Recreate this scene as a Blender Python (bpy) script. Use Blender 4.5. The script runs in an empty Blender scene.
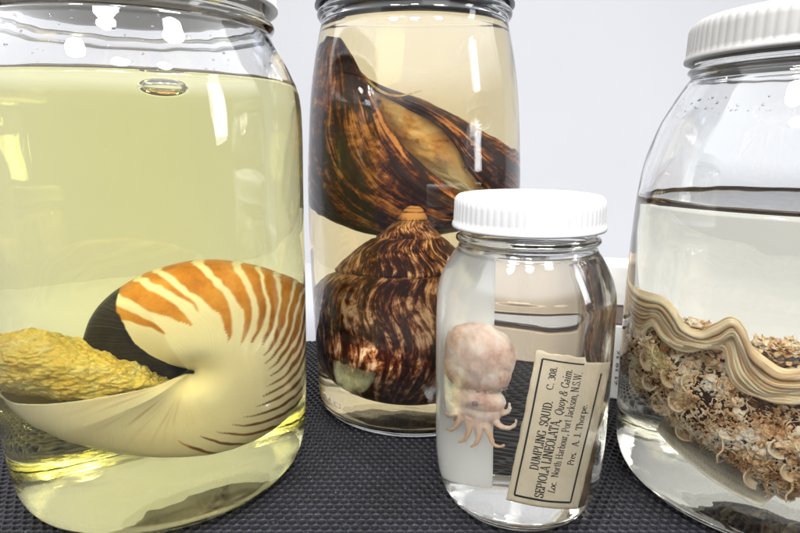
import bpy, bmesh, math, random
import numpy as np
from mathutils import Vector, Matrix, noise

random.seed(7)
SC = bpy.context.scene
COL = SC.collection
PI = math.pi
TAU = 2 * PI

# ------------------------------------------------------------------ helpers
def link(o, parent=None):
    COL.objects.link(o)
    if parent is not None:
        o.parent = parent
    return o

def tag(o, label=None, cat=None, group=None, kind=None):
    if label: o['label'] = label
    if cat: o['category'] = cat
    if group: o['group'] = group
    if kind: o['kind'] = kind
    return o

def thing(name, label, cat, loc=(0, 0, 0), rz=0.0, group=None):
    o = bpy.data.objects.new(name, None)
    o.empty_display_size = 0.02
    o.location = loc
    o.rotation_euler = (0, 0, rz)
    link(o)
    return tag(o, label, cat, group)

def mesh_obj(name, verts, faces, mat, parent=None, smooth=True):
    me = bpy.data.meshes.new(name)
    me.from_pydata([tuple(v) for v in verts], [], faces)
    me.update()
    if mat is not None: me.materials.append(mat)
    if smooth: me.polygons.foreach_set('use_smooth', [True] * len(me.polygons))
    return link(bpy.data.objects.new(name, me), parent)

def bm_obj(name, bm, mat, parent=None, smooth=True):
    me = bpy.data.meshes.new(name)
    bmesh.ops.recalc_face_normals(bm, faces=bm.faces)
    bm.to_mesh(me); bm.free()
    if mat is not None: me.materials.append(mat)
    if smooth: me.polygons.foreach_set('use_smooth', [True] * len(me.polygons))
    return link(bpy.data.objects.new(name, me), parent)

def bake(o):
    """replace an object's mesh by its modified mesh"""
    dg = bpy.context.evaluated_depsgraph_get()
    dg.update()
    me = bpy.data.meshes.new_from_object(o.evaluated_get(dg), depsgraph=dg)
    mats = [m for m in o.data.materials]
    o.modifiers.clear()
    o.data = me
    if not me.materials:
        for m in mats: me.materials.append(m)
    me.polygons.foreach_set('use_smooth', [True] * len(me.polygons))
    return o

def smooth_curve(pts, n=6):
    """Catmull-Rom through 2D/3D points"""
    P = [np.array(p, float) for p in pts]
    P = [2 * P[0] - P[1]] + P + [2 * P[-1] - P[-2]]
    out = []
    for i in range(1, len(P) - 2):
        for k in range(n):
            t = k / n
            a, b, c, d = P[i - 1], P[i], P[i + 1], P[i + 2]
            out.append(0.5 * ((2 * b) + (-a + c) * t + (2 * a - 5 * b + 4 * c - d) * t * t + (-a + 3 * b - 3 * c + d) * t ** 3))
    out.append(P[-2])
    return out

def sample(pts, m):
    """m samples along the smooth curve through pts"""
    c = smooth_curve(pts, 24)
    L = [0]
    for i in range(1, len(c)): L.append(L[-1] + float(np.linalg.norm(c[i] - c[i - 1])))
    L = np.array(L); C = np.array(c)
    s = np.linspace(0, L[-1], m)
    return np.stack([np.interp(s, L, C[:, k]) for k in range(C.shape[1])], 1)

def lathe(name, prof, mat, parent=None, seg=144, ripple=None, smooth=True):
    """closed of revolution from (r,z) profile; r=0 ends become poles. ripple(i, ang, r, z)->r"""
    verts, faces, rings = [], [], []
    for i, (r, z) in enumerate(prof):
        if r < 1e-6:
            rings.append([len(verts)]); verts.append((0, 0, z)); continue
        ring = []
        for k in range(seg):
            a = TAU * k / seg
            rr = ripple(i, a, r, z) if ripple else r
            ring.append(len(verts)); verts.append((rr * math.cos(a), rr * math.sin(a), z))
        rings.append(ring)
    for A, B in zip(rings[:-1], rings[1:]):
        if len(A) == 1 and len(B) == 1: continue
        for k in range(seg):
            k2 = (k + 1) % seg
            if len(A) == 1: faces.append((A[0], B[k2], B[k]))
            elif len(B) == 1: faces.append((A[k], A[k2], B[0]))
            else: faces.append((A[k], A[k2], B[k2], B[k]))
    o = mesh_obj(name, verts, faces, mat, parent, smooth)
    bm = bmesh.new(); bm.from_mesh(o.data)
    bmesh.ops.recalc_face_normals(bm, faces=bm.faces)
    bm.to_mesh(o.data); bm.free()
    return o

def grid_faces(nu, nv, closed_v=False):
    f = []
    for i in range(nu - 1):
        for j in range(nv if closed_v else nv - 1):
            j2 = (j + 1) % nv
            f.append((i * nv + j, i * nv + j2, (i + 1) * nv + j2, (i + 1) * nv + j))
    return f

def add_tube(bm, pts, rad, seg=10, flat=1.0, cap=True):
    """tapered tube along 3D points; rad scalar or list"""
    P = [Vector(p) for p in pts]
    n = len(P)
    R = rad if hasattr(rad, '__len__') else [rad] * n
    up = Vector((0, 0, 1))
    rings = []
    prev = None
    for i, p in enumerate(P):
        t = (P[min(i + 1, n - 1)] - P[max(i - 1, 0)]).normalized()
        if prev is None:
            a = t.cross(up)
            if a.length < 1e-3: a = t.cross(Vector((1, 0, 0)))
            a.normalize()
        else:
            a = (prev - t * prev.dot(t)).normalized()
        prev = a
        b = t.cross(a).normalized()
        rings.append([bm.verts.new(p + a * (R[i] * math.cos(TAU * k / seg)) + b * (R[i] * flat * math.sin(TAU * k / seg))) for k in range(seg)])
    for A, B in zip(rings[:-1], rings[1:]):
        for k in range(seg):
            bm.faces.new((A[k], A[(k + 1) % seg], B[(k + 1) % seg], B[k]))
    if cap:
        bm.faces.new(list(reversed(rings[0]))); bm.faces.new(rings[-1])

def add_ball(bm, c, r, seg=24, rings=16, M=None):
    m = Matrix.Translation(Vector(c)) @ (M if M is not None else Matrix.Identity(4)) @ Matrix.Diagonal((r[0], r[1], r[2], 1))
    bmesh.ops.create_uvsphere(bm, u_segments=seg, v_segments=rings, radius=1.0, matrix=m)

def add_box(bm, x0, x1, y0, y1, z0, z1):
    v = [bm.verts.new((x, y, z)) for z in (z0, z1) for y in (y0, y1) for x in (x0, x1)]
    for f in ((0, 2, 3, 1), (4, 5, 7, 6), (0, 1, 5, 4), (2, 6, 7, 3), (0, 4, 6, 2), (1, 3, 7, 5)):
        bm.faces.new([v[i] for i in f])

def fbm(x, y, z, o=4):
    return noise.fractal(Vector((x, y, z)), 0.6, 2.1, o)

def float_attr(o, name, vals):
    a = o.data.attributes.new(name, 'FLOAT', 'POINT')
    a.data.foreach_set('value', np.asarray(vals, np.float32))

# ------------------------------------------------------------------ materials
class NT:
    def __init__(self, name):
        self.m = bpy.data.materials.new(name); self.m.use_nodes = True
        self.t = self.m.node_tree; self.t.nodes.clear()
        self.out = self.n('ShaderNodeOutputMaterial')
    def n(self, typ, **kw):
        nd = self.t.nodes.new(typ)
        for k, v in kw.items(): setattr(nd, k, v)
        return nd
    def l(self, a, b): self.t.links.new(a, b)
    def bsdf(self, **kw):
        b = self.n('ShaderNodeBsdfPrincipled')
        for k, v in kw.items(): b.inputs[k].default_value = v
        self.l(b.outputs[0], self.out.inputs[0]); self.b = b
        return b
    def coord(self, kind='Object', scale=(1, 1, 1)):
        tc = self.n('ShaderNodeTexCoord'); mp = self.n('ShaderNodeMapping')
        mp.inputs['Scale'].default_value = scale
        self.l(tc.outputs[kind], mp.inputs['Vector']); return mp.outputs[0]
    def noise(self, vec, scale, detail=4, rough=0.6, dist=0.0):
        t = self.n('ShaderNodeTexNoise')
        t.inputs['Scale'].default_value = scale; t.inputs['Detail'].default_value = detail
        t.inputs['Roughness'].default_value = rough; t.inputs['Distortion'].default_value = dist
        if vec is not None: self.l(vec, t.inputs['Vector'])
        return t.outputs['Fac']
    def voro(self, vec, scale, feature='F1', rnd=1.0):
        t = self.n('ShaderNodeTexVoronoi', feature=feature)
        t.inputs['Scale'].default_value = scale; t.inputs['Randomness'].default_value = rnd
        if vec is not None: self.l(vec, t.inputs['Vector'])
        return t.outputs['Distance']
    def ramp(self, fac, stops, interp='LINEAR'):
        r = self.n('ShaderNodeValToRGB'); e = r.color_ramp.elements; r.color_ramp.interpolation = interp
        while len(e) > 1: e.remove(e[-1])
        for i, (p, c) in enumerate(stops):
            el = e[0] if i == 0 else e.new(p)
            el.position = p; el.color = (*c, 1) if len(c) == 3 else c
        self.l(fac, r.inputs[0]); return r.outputs[0]
    def mix(self, fac, a, b, mode='MIX'):
        m = self.n('ShaderNodeMix', data_type='RGBA', blend_type=mode)
        for s, v in ((m.inputs[0], fac), (m.inputs[6], a), (m.inputs[7], b)):
            if hasattr(v, 'links') or isinstance(v, bpy.types.NodeSocket): self.l(v, s)
            elif isinstance(v, (int, float)): s.default_value = v
            else: s.default_value = (*v, 1) if len(v) == 3 else v
        return m.outputs[2]
    def math(self, op, a, b=0.0):
        m = self.n('ShaderNodeMath', operation=op)
        for s, v in ((m.inputs[0], a), (m.inputs[1], b)):
            if isinstance(v, (int, float)): s.default_value = v
            else: self.l(v, s)
        return m.outputs[0]
    def attr(self, name):
        a = self.n('ShaderNodeAttribute'); a.attribute_name = name
        return a
    def bump(self, h, strength, dist=0.001):
        b = self.n('ShaderNodeBump'); b.inputs['Strength'].default_value = strength; b.inputs['Distance'].default_value = dist
        self.l(h, b.inputs['Height']); self.l(b.outputs[0], self.b.inputs['Normal'])
    def base(self, c): self.l(c, self.b.inputs['Base Color'])

def plain(name, col, rough=0.5, **kw):
    n = NT(name); n.bsdf(**{'Base Color': (*col, 1), 'Roughness': rough, **kw})
    return n

M = {}
def make_glass(name, tint, wave=0.05):
    n = NT(name)
    n.bsdf(**{'Base Color': (*tint, 1), 'Roughness': 0.0, 'IOR': 1.5, 'Transmission Weight': 1.0})
    v = n.coord('Object', (1, 1, 0.55))
    h = n.noise(v, 28, 2, 0.4)
    n.bump(h, wave, 0.02)
    return n.m
M['glass'] = make_glass('clear_glass', (0.997, 0.999, 0.997), 0.05)
M['glass_green'] = make_glass('greenish_glass', (0.990, 0.998, 0.992), 0.05)

def make_liquid(name, col, density):
    n = NT(name)
    n.bsdf(**{'Base Color': (1, 1, 1, 1), 'Roughness': 0.0, 'IOR': 1.36, 'Transmission Weight': 1.0})
    a = n.n('ShaderNodeVolumeAbsorption')
    a.inputs['Color'].default_value = (*col, 1); a.inputs['Density'].default_value = density
    n.l(a.outputs[0], n.out.inputs['Volume'])
    return n.m
M['liq_yellow'] = make_liquid('yellow_fluid', (0.999, 0.955, 0.27), 7.2)
M['liq_amber'] = make_liquid('amber_fluid', (0.985, 0.81, 0.27), 8.5)
M['liq_clear'] = make_liquid('clear_fluid', (0.97, 0.95, 0.85), 5.0)
M['liq_straw'] = make_liquid('straw_fluid', (0.93, 0.89, 0.74), 7.0)

# white ribbed plastic
def make_plastic(name, col, rough=0.38):
    n = NT(name); n.bsdf(**{'Base Color': (*col, 1), 'Roughness': rough, 'Subsurface Weight': 0.12, 'Subsurface Radius': (0.004, 0.004, 0.004)})
    n.b.inputs['Subsurface Scale'].default_value = 0.4
    v = n.coord('Object')
    d = n.noise(v, 90, 5, 0.65)
    gr = n.noise(n.coord('Object', (1, 1, 0.35)), 38, 5, 0.7)
    cc = n.ramp(d, [(0.3, tuple(c * 0.93 for c in col)), (0.6, col)])
    n.base(n.mix(n.math('MULTIPLY', n.ramp(gr, [(0.55, (0, 0, 0)), (0.75, (1, 1, 1))]), 0.35), cc, tuple(c * k for c, k in zip(col, (0.80, 0.77, 0.70)))))
    n.bump(n.noise(v, 400, 3, 0.5), 0.05, 0.0006)
    return n.m
M['lid_white'] = make_plastic('white_plastic', (0.45, 0.455, 0.47))
M['lid_bright'] = make_plastic('pale_plastic', (0.8, 0.81, 0.83))
M['lid_grey'] = make_plastic('offwhite_plastic', (0.30, 0.30, 0.295), 0.42)

M['emboss'] = plain('raised_glass_letters', (0.75, 0.72, 0.62), 0.15).m
M['meniscus_tone'] = plain('painted_meniscus_brown', (0.07, 0.045, 0.022), 0.6).m  # dark refraction of the meniscus, put into a brown colour
n = plain('dark_metal', (0.035, 0.045, 0.06), 0.3, Metallic=0.9); M['lid_dark'] = n.m
n = plain('silver_metal', (0.7, 0.7, 0.72), 0.25, Metallic=1.0); M['silver'] = n.m

# wall and table
n = NT('wall_paint'); n.bsdf(**{'Base Color': (0.8, 0.81, 0.85, 1), 'Roughness': 0.7})
v = n.coord('Object')
n.base(n.ramp(n.noise(v, 3, 4), [(0.3, (0.335, 0.341, 0.362)), (0.7, (0.35, 0.356, 0.377))]))
n.bump(n.noise(v, 220, 3), 0.08, 0.001); M['wall'] = n.m
n = NT('table_laminate'); n.bsdf(**{'Base Color': (0.78, 0.79, 0.82, 1), 'Roughness': 0.45})
n.base(n.ramp(n.noise(n.coord('Object'), 8, 5), [(0.3, (0.36, 0.37, 0.39)), (0.7, (0.40, 0.41, 0.43))])); M['table'] = n.m

# rubber mat
n = NT('mat_rubber'); n.bsdf(**{'Base Color': (0.03, 0.03, 0.035, 1), 'Roughness': 0.42, 'Specular IOR Level': 0.36})
v = n.coord('Object')
dirt = n.noise(v, 30, 6, 0.7)
c = n.ramp(dirt, [(0.3, (0.006, 0.006, 0.008)), (0.7, (0.015, 0.015, 0.020))])
spk = n.ramp(n.noise(v, 900, 2, 0.5), [(0.68, (0, 0, 0)), (0.76, (1, 1, 1))])
c = n.mix(n.math('MULTIPLY', spk, 0.35), c, (0.35, 0.35, 0.36))
n.base(c)
n.l(n.ramp(dirt, [(0.3, (0.5,) * 3), (0.7, (0.36,) * 3)]), n.b.inputs['Roughness'])
n.bump(n.noise(v, 1600, 3, 0.6), 0.25, 0.0004); M['mat'] = n.m

# nautilus shell: attributes stripe / black / streak
n = NT('nautilus_shell'); n.bsdf(**{'Roughness': 0.35, 'Specular IOR Level': 0.12})
v = n.coord('Object')
cream = n.ramp(n.noise(v, 40, 5), [(0.3, (0.93, 0.82, 0.66)), (0.7, (0.97, 0.90, 0.79))])
org = n.ramp(n.noise(v, 55, 5, 0.65), [(0.30, (0.42, 0.13, 0.012)), (0.5, (0.66, 0.26, 0.03)), (0.72, (0.78, 0.40, 0.09))])
brn = n.ramp(n.noise(v, 60, 4), [(0.3, (0.17, 0.055, 0.02)), (0.7, (0.32, 0.12, 0.035))])
org = n.mix(n.attr('old').outputs['Fac'], org, brn)
c = n.mix(n.attr('stripe').outputs['Fac'], cream, org)
blk = n.ramp(n.noise(v, 90, 6, 0.7, 1.0), [(0.35, (0.008, 0.008, 0.008)), (0.66, (0.03, 0.028, 0.022)), (0.8, (0.14, 0.11, 0.06))])
c = n.mix(n.attr('black').outputs['Fac'], c, blk)
gcb = n.n('ShaderNodeCombineXYZ'); n.l(n.attr('grow').outputs['Fac'], gcb.inputs[0])
gl = n.noise(gcb.outputs[0], 0.9, 3, 0.7)
c = n.mix(n.math('MULTIPLY', n.ramp(gl, [(0.5, (0, 0, 0)), (0.75, (1, 1, 1))]), 0.22), c, (0.55, 0.36, 0.17))
n.base(c); n.bump(n.math('ADD', gl, n.math('MULTIPLY', n.noise(v, 150, 4), 0.4)), 0.22, 0.0012); M['nautilus'] = n.m

n = NT('nautilus_flesh'); n.bsdf(**{'Specular IOR Level': 0.1, 'Roughness': 0.5, 'Subsurface Weight': 0.15, 'Subsurface Radius': (0.006, 0.003, 0.001)})
v = n.coord('Object', (1, 1, 1.5))
pb = n.voro(v, 330, 'F1', 1.0)
ed = n.voro(v, 330, 'DISTANCE_TO_EDGE', 1.0)
c = n.ramp(n.noise(v, 60, 4), [(0.3, (0.88, 0.60, 0.12)), (0.52, (0.94, 0.74, 0.26)), (0.7, (0.96, 0.87, 0.54))])
spots = n.math('MULTIPLY', n.ramp(n.noise(v, 45, 4, 0.6), [(0.5, (0, 0, 0)), (0.6, (1, 1, 1))]), n.attr('low').outputs['Fac'])
edge = n.ramp(ed, [(0.0, (1, 1, 1)), (0.13, (0, 0, 0))])
c = n.mix(n.math('MULTIPLY', edge, n.math('ADD', n.math('MULTIPLY', spots, 0.95), 0.18)), c, (0.10, 0.055, 0.012))
n.base(c); n.bump(n.math('SUBTRACT', 1.0, pb), 0.7, 0.0016); M['flesh_yellow'] = n.m

# turban shells : uses attributes gu (growth) gv (around whorl)
def make_turban(name, su, sv, dark, mid, light, cover):
    n = NT(name); n.bsdf(**{'Roughness': 0.35, 'Specular IOR Level': 0.1})
    cb = n.n('ShaderNodeCombineXYZ')
    n.l(n.math('MULTIPLY', n.attr('gu').outputs['Fac'], su), cb.inputs[0]); n.l(n.math('MULTIPLY', n.attr('gv').outputs['Fac'], sv), cb.inputs[1])
    v = cb.outputs[0]; w = n.coord('Object')
    a = n.noise(v, 1.0, 5, 0.62, 0.8)
    b = n.noise(w, 130, 5, 0.7, 0.4)
    g_ = n.noise(w, 38, 3, 0.6)
    f = n.math('ADD', n.math('ADD', n.math('MULTIPLY', a, 0.52), n.math('MULTIPLY', b, 0.30)), n.math('MULTIPLY', g_, 0.18))
    c = n.ramp(f, [(cover - 0.07, dark), (cover - 0.01, tuple(x * 2.2 for x in dark)), (cover + 0.035, mid), (cover + 0.095, light)])
    n.base(c)
    n.bump(n.noise(v, 2.6, 4, 0.6), 0.35, 0.0018)
    return n
nn = make_turban('turban_brown', 1.0, 1.0, (0.020, 0.005, 0.003), (0.26, 0.085, 0.025), (0.72, 0.48, 0.28), 0.49)
apx = nn.attr('apex').outputs['Fac']
src = nn.b.inputs['Base Color'].links[0].from_socket
nn.base(nn.mix(apx, src, (0.66, 0.36, 0.15))); M['turban'] = nn.m
M['shell_lobe'] = make_turban('shell_lobe_brown', 1.0, 1.0, (0.017, 0.005, 0.005), (0.21, 0.062, 0.014), (0.62, 0.30, 0.10), 0.505).m
n = NT('mollusc_flesh'); n.bsdf(**{'Specular IOR Level': 0.1, 'Roughness': 0.4, 'Subsurface Weight': 0.1, 'Subsurface Radius': (0.006, 0.003, 0.001)})
v = n.coord('Object')
c = n.ramp(n.noise(v, 38, 5, 0.65, 0.5), [(0.33, (0.26, 0.09, 0.03)), (0.42, (0.76, 0.42, 0.15)), (0.54, (0.93, 0.70, 0.38)), (0.68, (0.96, 0.89, 0.74))])
c = n.mix(n.attr('pale').outputs['Fac'], c, (0.92, 0.90, 0.85))
sp = n.ramp(n.noise(v, 110, 3, 0.6), [(0.62, (0, 0, 0)), (0.7, (1, 1, 1))])
c = n.mix(n.math('MULTIPLY', sp, 0.8), c, (0.09, 0.035, 0.012))
n.base(c); n.bump(n.noise(v, 160, 4), 0.4, 0.0015); M['mollusc'] = n.m

# squid
n = NT('squid_skin'); n.bsdf(**{'Specular IOR Level': 0.1, 'Roughness': 0.42, 'Subsurface Weight': 0.35, 'Subsurface Radius': (0.006, 0.0028, 0.002)})
n.b.inputs['Subsurface Scale'].default_value = 0.6
v = n.coord('Object')
c = n.ramp(n.noise(v, 90, 5, 0.6), [(0.32, (0.58, 0.35, 0.26)), (0.45, (0.80, 0.59, 0.47)), (0.62, (0.91, 0.79, 0.68))])
vein = n.ramp(n.voro(n.coord('Object', (1, 1, 0.6)), 120, 'DISTANCE_TO_EDGE'), [(0.0, (1, 1, 1)), (0.06, (0, 0, 0))])
c = n.mix(n.math('MULTIPLY', vein, 0.16), c, (0.62, 0.36, 0.30))
c = n.mix(n.attr('tipwarm').outputs['Fac'], c, (0.72, 0.45, 0.22))
n.base(c); n.bump(n.noise(v, 260, 4, 0.6), 0.35, 0.0012); M['squid'] = n.m
M['squid_eye'] = plain('squid_eye', (0.30, 0.26, 0.26), 0.4).m

# paper
def make_paper(name, a, b, stain=(0.42, 0.32, 0.18), sc=45):
    n = NT(name); n.bsdf(**{'Roughness': 0.75})
    v = n.coord('Object')
    c = n.ramp(n.noise(v, sc, 5, 0.6), [(0.3, a), (0.65, b)])
    s = n.ramp(n.noise(v, 70, 4, 0.7), [(0.58, (0, 0, 0)), (0.78, (1, 1, 1))])
    n.base(n.mix(n.math('MULTIPLY', s, 0.5), c, stain)); n.bump(n.noise(v, 700, 3), 0.15, 0.0004)
    return n.m
M['opal'] = make_paper('opal_plate', (0.88, 0.89, 0.86), (0.92, 0.93, 0.90), (0.84, 0.83, 0.76), 18)
M['paper'] = make_paper('aged_paper', (0.62, 0.53, 0.37), (0.72, 0.64, 0.48))
M['paper_pale'] = make_paper('pale_paper', (0.78, 0.74, 0.62), (0.85, 0.81, 0.7))
M['card_white'] = make_paper('white_card', (0.74, 0.74, 0.72), (0.8, 0.8, 0.79), (0.6, 0.58, 0.52))
M['ink'] = plain('black_ink', (0.012, 0.011, 0.01), 0.6).m
M['ink_faint'] = plain('faint_brown_ink', (0.22, 0.16, 0.09), 0.7).m
M['rot'] = make_paper('stained_edge', (0.09, 0.055, 0.025), (0.24, 0.15, 0.07), (0.05, 0.03, 0.015), 120)
M['carton'] = make_paper('beige_board', (0.66, 0.55, 0.42), (0.72, 0.62, 0.49), (0.6, 0.48, 0.34), 8)
M['carton_dark'] = make_paper('brown_board', (0.10, 0.075, 0.06), (0.15, 0.11, 0.09), (0.06, 0.045, 0.04), 15)
M['carton_pink'] = make_paper('pinkbrown_board', (0.20, 0.15, 0.13), (0.26, 0.2, 0.17), (0.14, 0.1, 0.09), 15)

# frilled specimen
n = NT('frill_ribbon'); n.bsdf(**{'Specular IOR Level': 0.1, 'Roughness': 0.5, 'Subsurface Weight': 0.15, 'Subsurface Radius': (0.005, 0.003, 0.0015)})
v = n.coord('Object')
c = n.ramp(n.noise(v, 70, 5, 0.6), [(0.3, (0.76, 0.52, 0.27)), (0.5, (0.88, 0.71, 0.48)), (0.72, (0.93, 0.85, 0.70))])
n.base(c); n.bump(n.noise(v, 260, 4), 0.3, 0.001); M['frill'] = n.m
n = NT('ribbon_edge'); n.bsdf(**{'Roughness': 0.5, 'Specular IOR Level': 0.1, 'Subsurface Weight': 0.1, 'Subsurface Radius': (0.004, 0.002, 0.001)})
v = n.coord('Object')
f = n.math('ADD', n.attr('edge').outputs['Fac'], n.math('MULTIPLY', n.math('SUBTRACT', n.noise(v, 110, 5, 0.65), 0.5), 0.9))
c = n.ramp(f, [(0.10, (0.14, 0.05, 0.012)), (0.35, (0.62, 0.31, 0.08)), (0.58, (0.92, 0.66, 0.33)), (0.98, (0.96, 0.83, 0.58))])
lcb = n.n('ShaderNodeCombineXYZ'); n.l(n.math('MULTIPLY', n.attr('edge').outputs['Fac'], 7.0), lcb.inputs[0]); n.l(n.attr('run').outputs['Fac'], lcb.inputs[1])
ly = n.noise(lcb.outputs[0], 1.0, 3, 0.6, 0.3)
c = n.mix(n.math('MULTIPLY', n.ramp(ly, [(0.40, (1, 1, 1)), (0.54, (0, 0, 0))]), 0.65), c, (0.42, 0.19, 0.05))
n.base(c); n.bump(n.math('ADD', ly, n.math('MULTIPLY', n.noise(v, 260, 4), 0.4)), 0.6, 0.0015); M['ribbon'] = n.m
n = NT('frill_mass'); n.bsdf(**{'Specular IOR Level': 0.1, 'Roughness': 0.6})
v = n.coord('Object')
c = n.ramp(n.noise(v, 85, 6, 0.7, 0.6), [(0.36, (0.015, 0.006, 0.003)), (0.5, (0.09, 0.035, 0.012)), (0.62, (0.30, 0.14, 0.05)), (0.78, (0.6, 0.38, 0.2))])
n.base(c); n.bump(n.noise(v, 240, 5, 0.7), 0.8, 0.002); M['mass'] = n.m
n = NT('frill_flakes'); n.bsdf(**{'Specular IOR Level': 0.1, 'Roughness': 0.5, 'Subsurface Weight': 0.1, 'Subsurface Radius': (0.004, 0.002, 0.001)})
v = n.coord('Object')
c = n.ramp(n.noise(v, 75, 6, 0.8), [(0.31, (0.10, 0.035, 0.012)), (0.41, (0.46, 0.22, 0.08)), (0.49, (0.80, 0.56, 0.31)), (0.60, (0.95, 0.87, 0.74))])
n.base(c); n.bump(n.noise(v, 400, 4), 0.3, 0.0008); M['flakes'] = n.m

# ------------------------------------------------------------------ camera
CAM_H, PITCH, F = 0.19, math.radians(12.15), 585.0
cam = bpy.data.cameras.new('camera'); cam.sensor_width = 36.0; cam.lens = F / 800 * 36
cam.clip_start = 0.005; cam.clip_end = 50
co = link(bpy.data.objects.new('camera', cam))
co.location = (0, 0, CAM_H); co.rotation_euler = (PI / 2 - PITCH, 0, 0)
SC.camera = co

# ------------------------------------------------------------------ setting
def structure(o): o['kind'] = 'structure'; return o
TABLE_Y, WALL_Y = 1.6, 0.93
bm = bmesh.new(); add_box(bm, -1.6, 1.6, 0.52, WALL_Y, -0.04, -0.0045); add_box(bm, -0.52, 0.54, 0.06, 0.519, -0.04, -0.0045); structure(bm_obj('table', bm, M['table'], smooth=False))
bm = bmesh.new(); add_box(bm, -1.6, 1.6, WALL_Y, WALL_Y + 0.03, -0.04, 1.6); structure(bm_obj('wall', bm, M['wall'], smooth=False))

# dimpled mat: hexagonal cells with a round pit each
def build_mat():
    p, rp, dep = 0.0050, 0.00198, 0.0040
    x0, x1, y0, y1 = -0.50, 0.52, 0.065, 0.545
    ny = int((y1 - y0) / (p * 0.8660254)); nx = int((x1 - x0) / p)
    jj, ii = np.meshgrid(np.arange(ny), np.arange(nx), indexing='ij')
    cx = (x0 + (ii + 0.5 * (jj % 2)) * p).ravel(); cy = (y0 + jj * p * 0.8660254).ravel()
    ang = np.arange(12) * TAU / 12 + TAU / 24 * 0
    R = p / math.sqrt(3)
    # outer ring of 12: hex corners (odd multiples of 30deg) and edge midpoints
    ro = np.array([p / 2 if k % 2 == 0 else R for k in range(12)])
    rings = [(ro, 0.0), (np.full(12, rp * 1.09), 0.00003), (np.full(12, rp), -0.00020), (np.full(12, rp * 0.94), -dep * 0.75), (np.full(12, rp * 0.75), -dep)]
    loc = []
    for r, z in rings:
        loc.append(np.stack([r * np.cos(ang), r * np.sin(ang), np.full(12, z)], 1))
    loc.append(np.array([[0, 0, -dep * 1.05]]))
    loc = np.concatenate(loc)           # 61 verts
    nv = len(loc); nc = len(cx)
    rs = np.random.RandomState(3)
    V = loc[None] + np.stack([cx, cy, np.zeros(nc)], 1)[:, None, :]
    jit = rs.normal(0, 0.00009, (nc, 1, 2)); V[:, 12:, :2] += jit
    fq = []
    for a in range(4):
        for k in range(12):
            fq.append((a * 12 + k, a * 12 + (k + 1) % 12, (a + 1) * 12 + (k + 1) % 12, (a + 1) * 12 + k))
    ft = [(48 + k, 48 + (k + 1) % 12, 60) for k in range(12)]
    fq = np.array(fq); ft = np.array(ft)
    off = (np.arange(nc) * nv)[:, None, None]
    Q = (fq[None] + off).reshape(-1, 4); T = (ft[None] + off).reshape(-1, 3)
    me = bpy.data.meshes.new('rubber_mat')
    me.vertices.add(nv * nc); me.vertices.foreach_set('co', V.astype(np.float32).ravel())
    loops = np.concatenate([Q.ravel(), T.ravel()])
    me.loops.add(len(loops)); me.loops.foreach_set('vertex_index', loops.astype(np.int32))
    starts = np.concatenate([np.arange(len(Q)) * 4, len(Q) * 4 + np.arange(len(T)) * 3])
    me.polygons.add(len(starts)); me.polygons.foreach_set('loop_start', starts.astype(np.int32))
    me.update(calc_edges=True); me.validate()
    me.polygons.foreach_set('use_smooth', [True] * len(me.polygons))
    me.materials.append(M['mat'])
    o = link(bpy.data.objects.new('rubber_mat', me))
    return o
mat = build_mat()
tag(mat, 'dark grey dimpled rubber mat under all the glass jars', 'mat')

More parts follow.
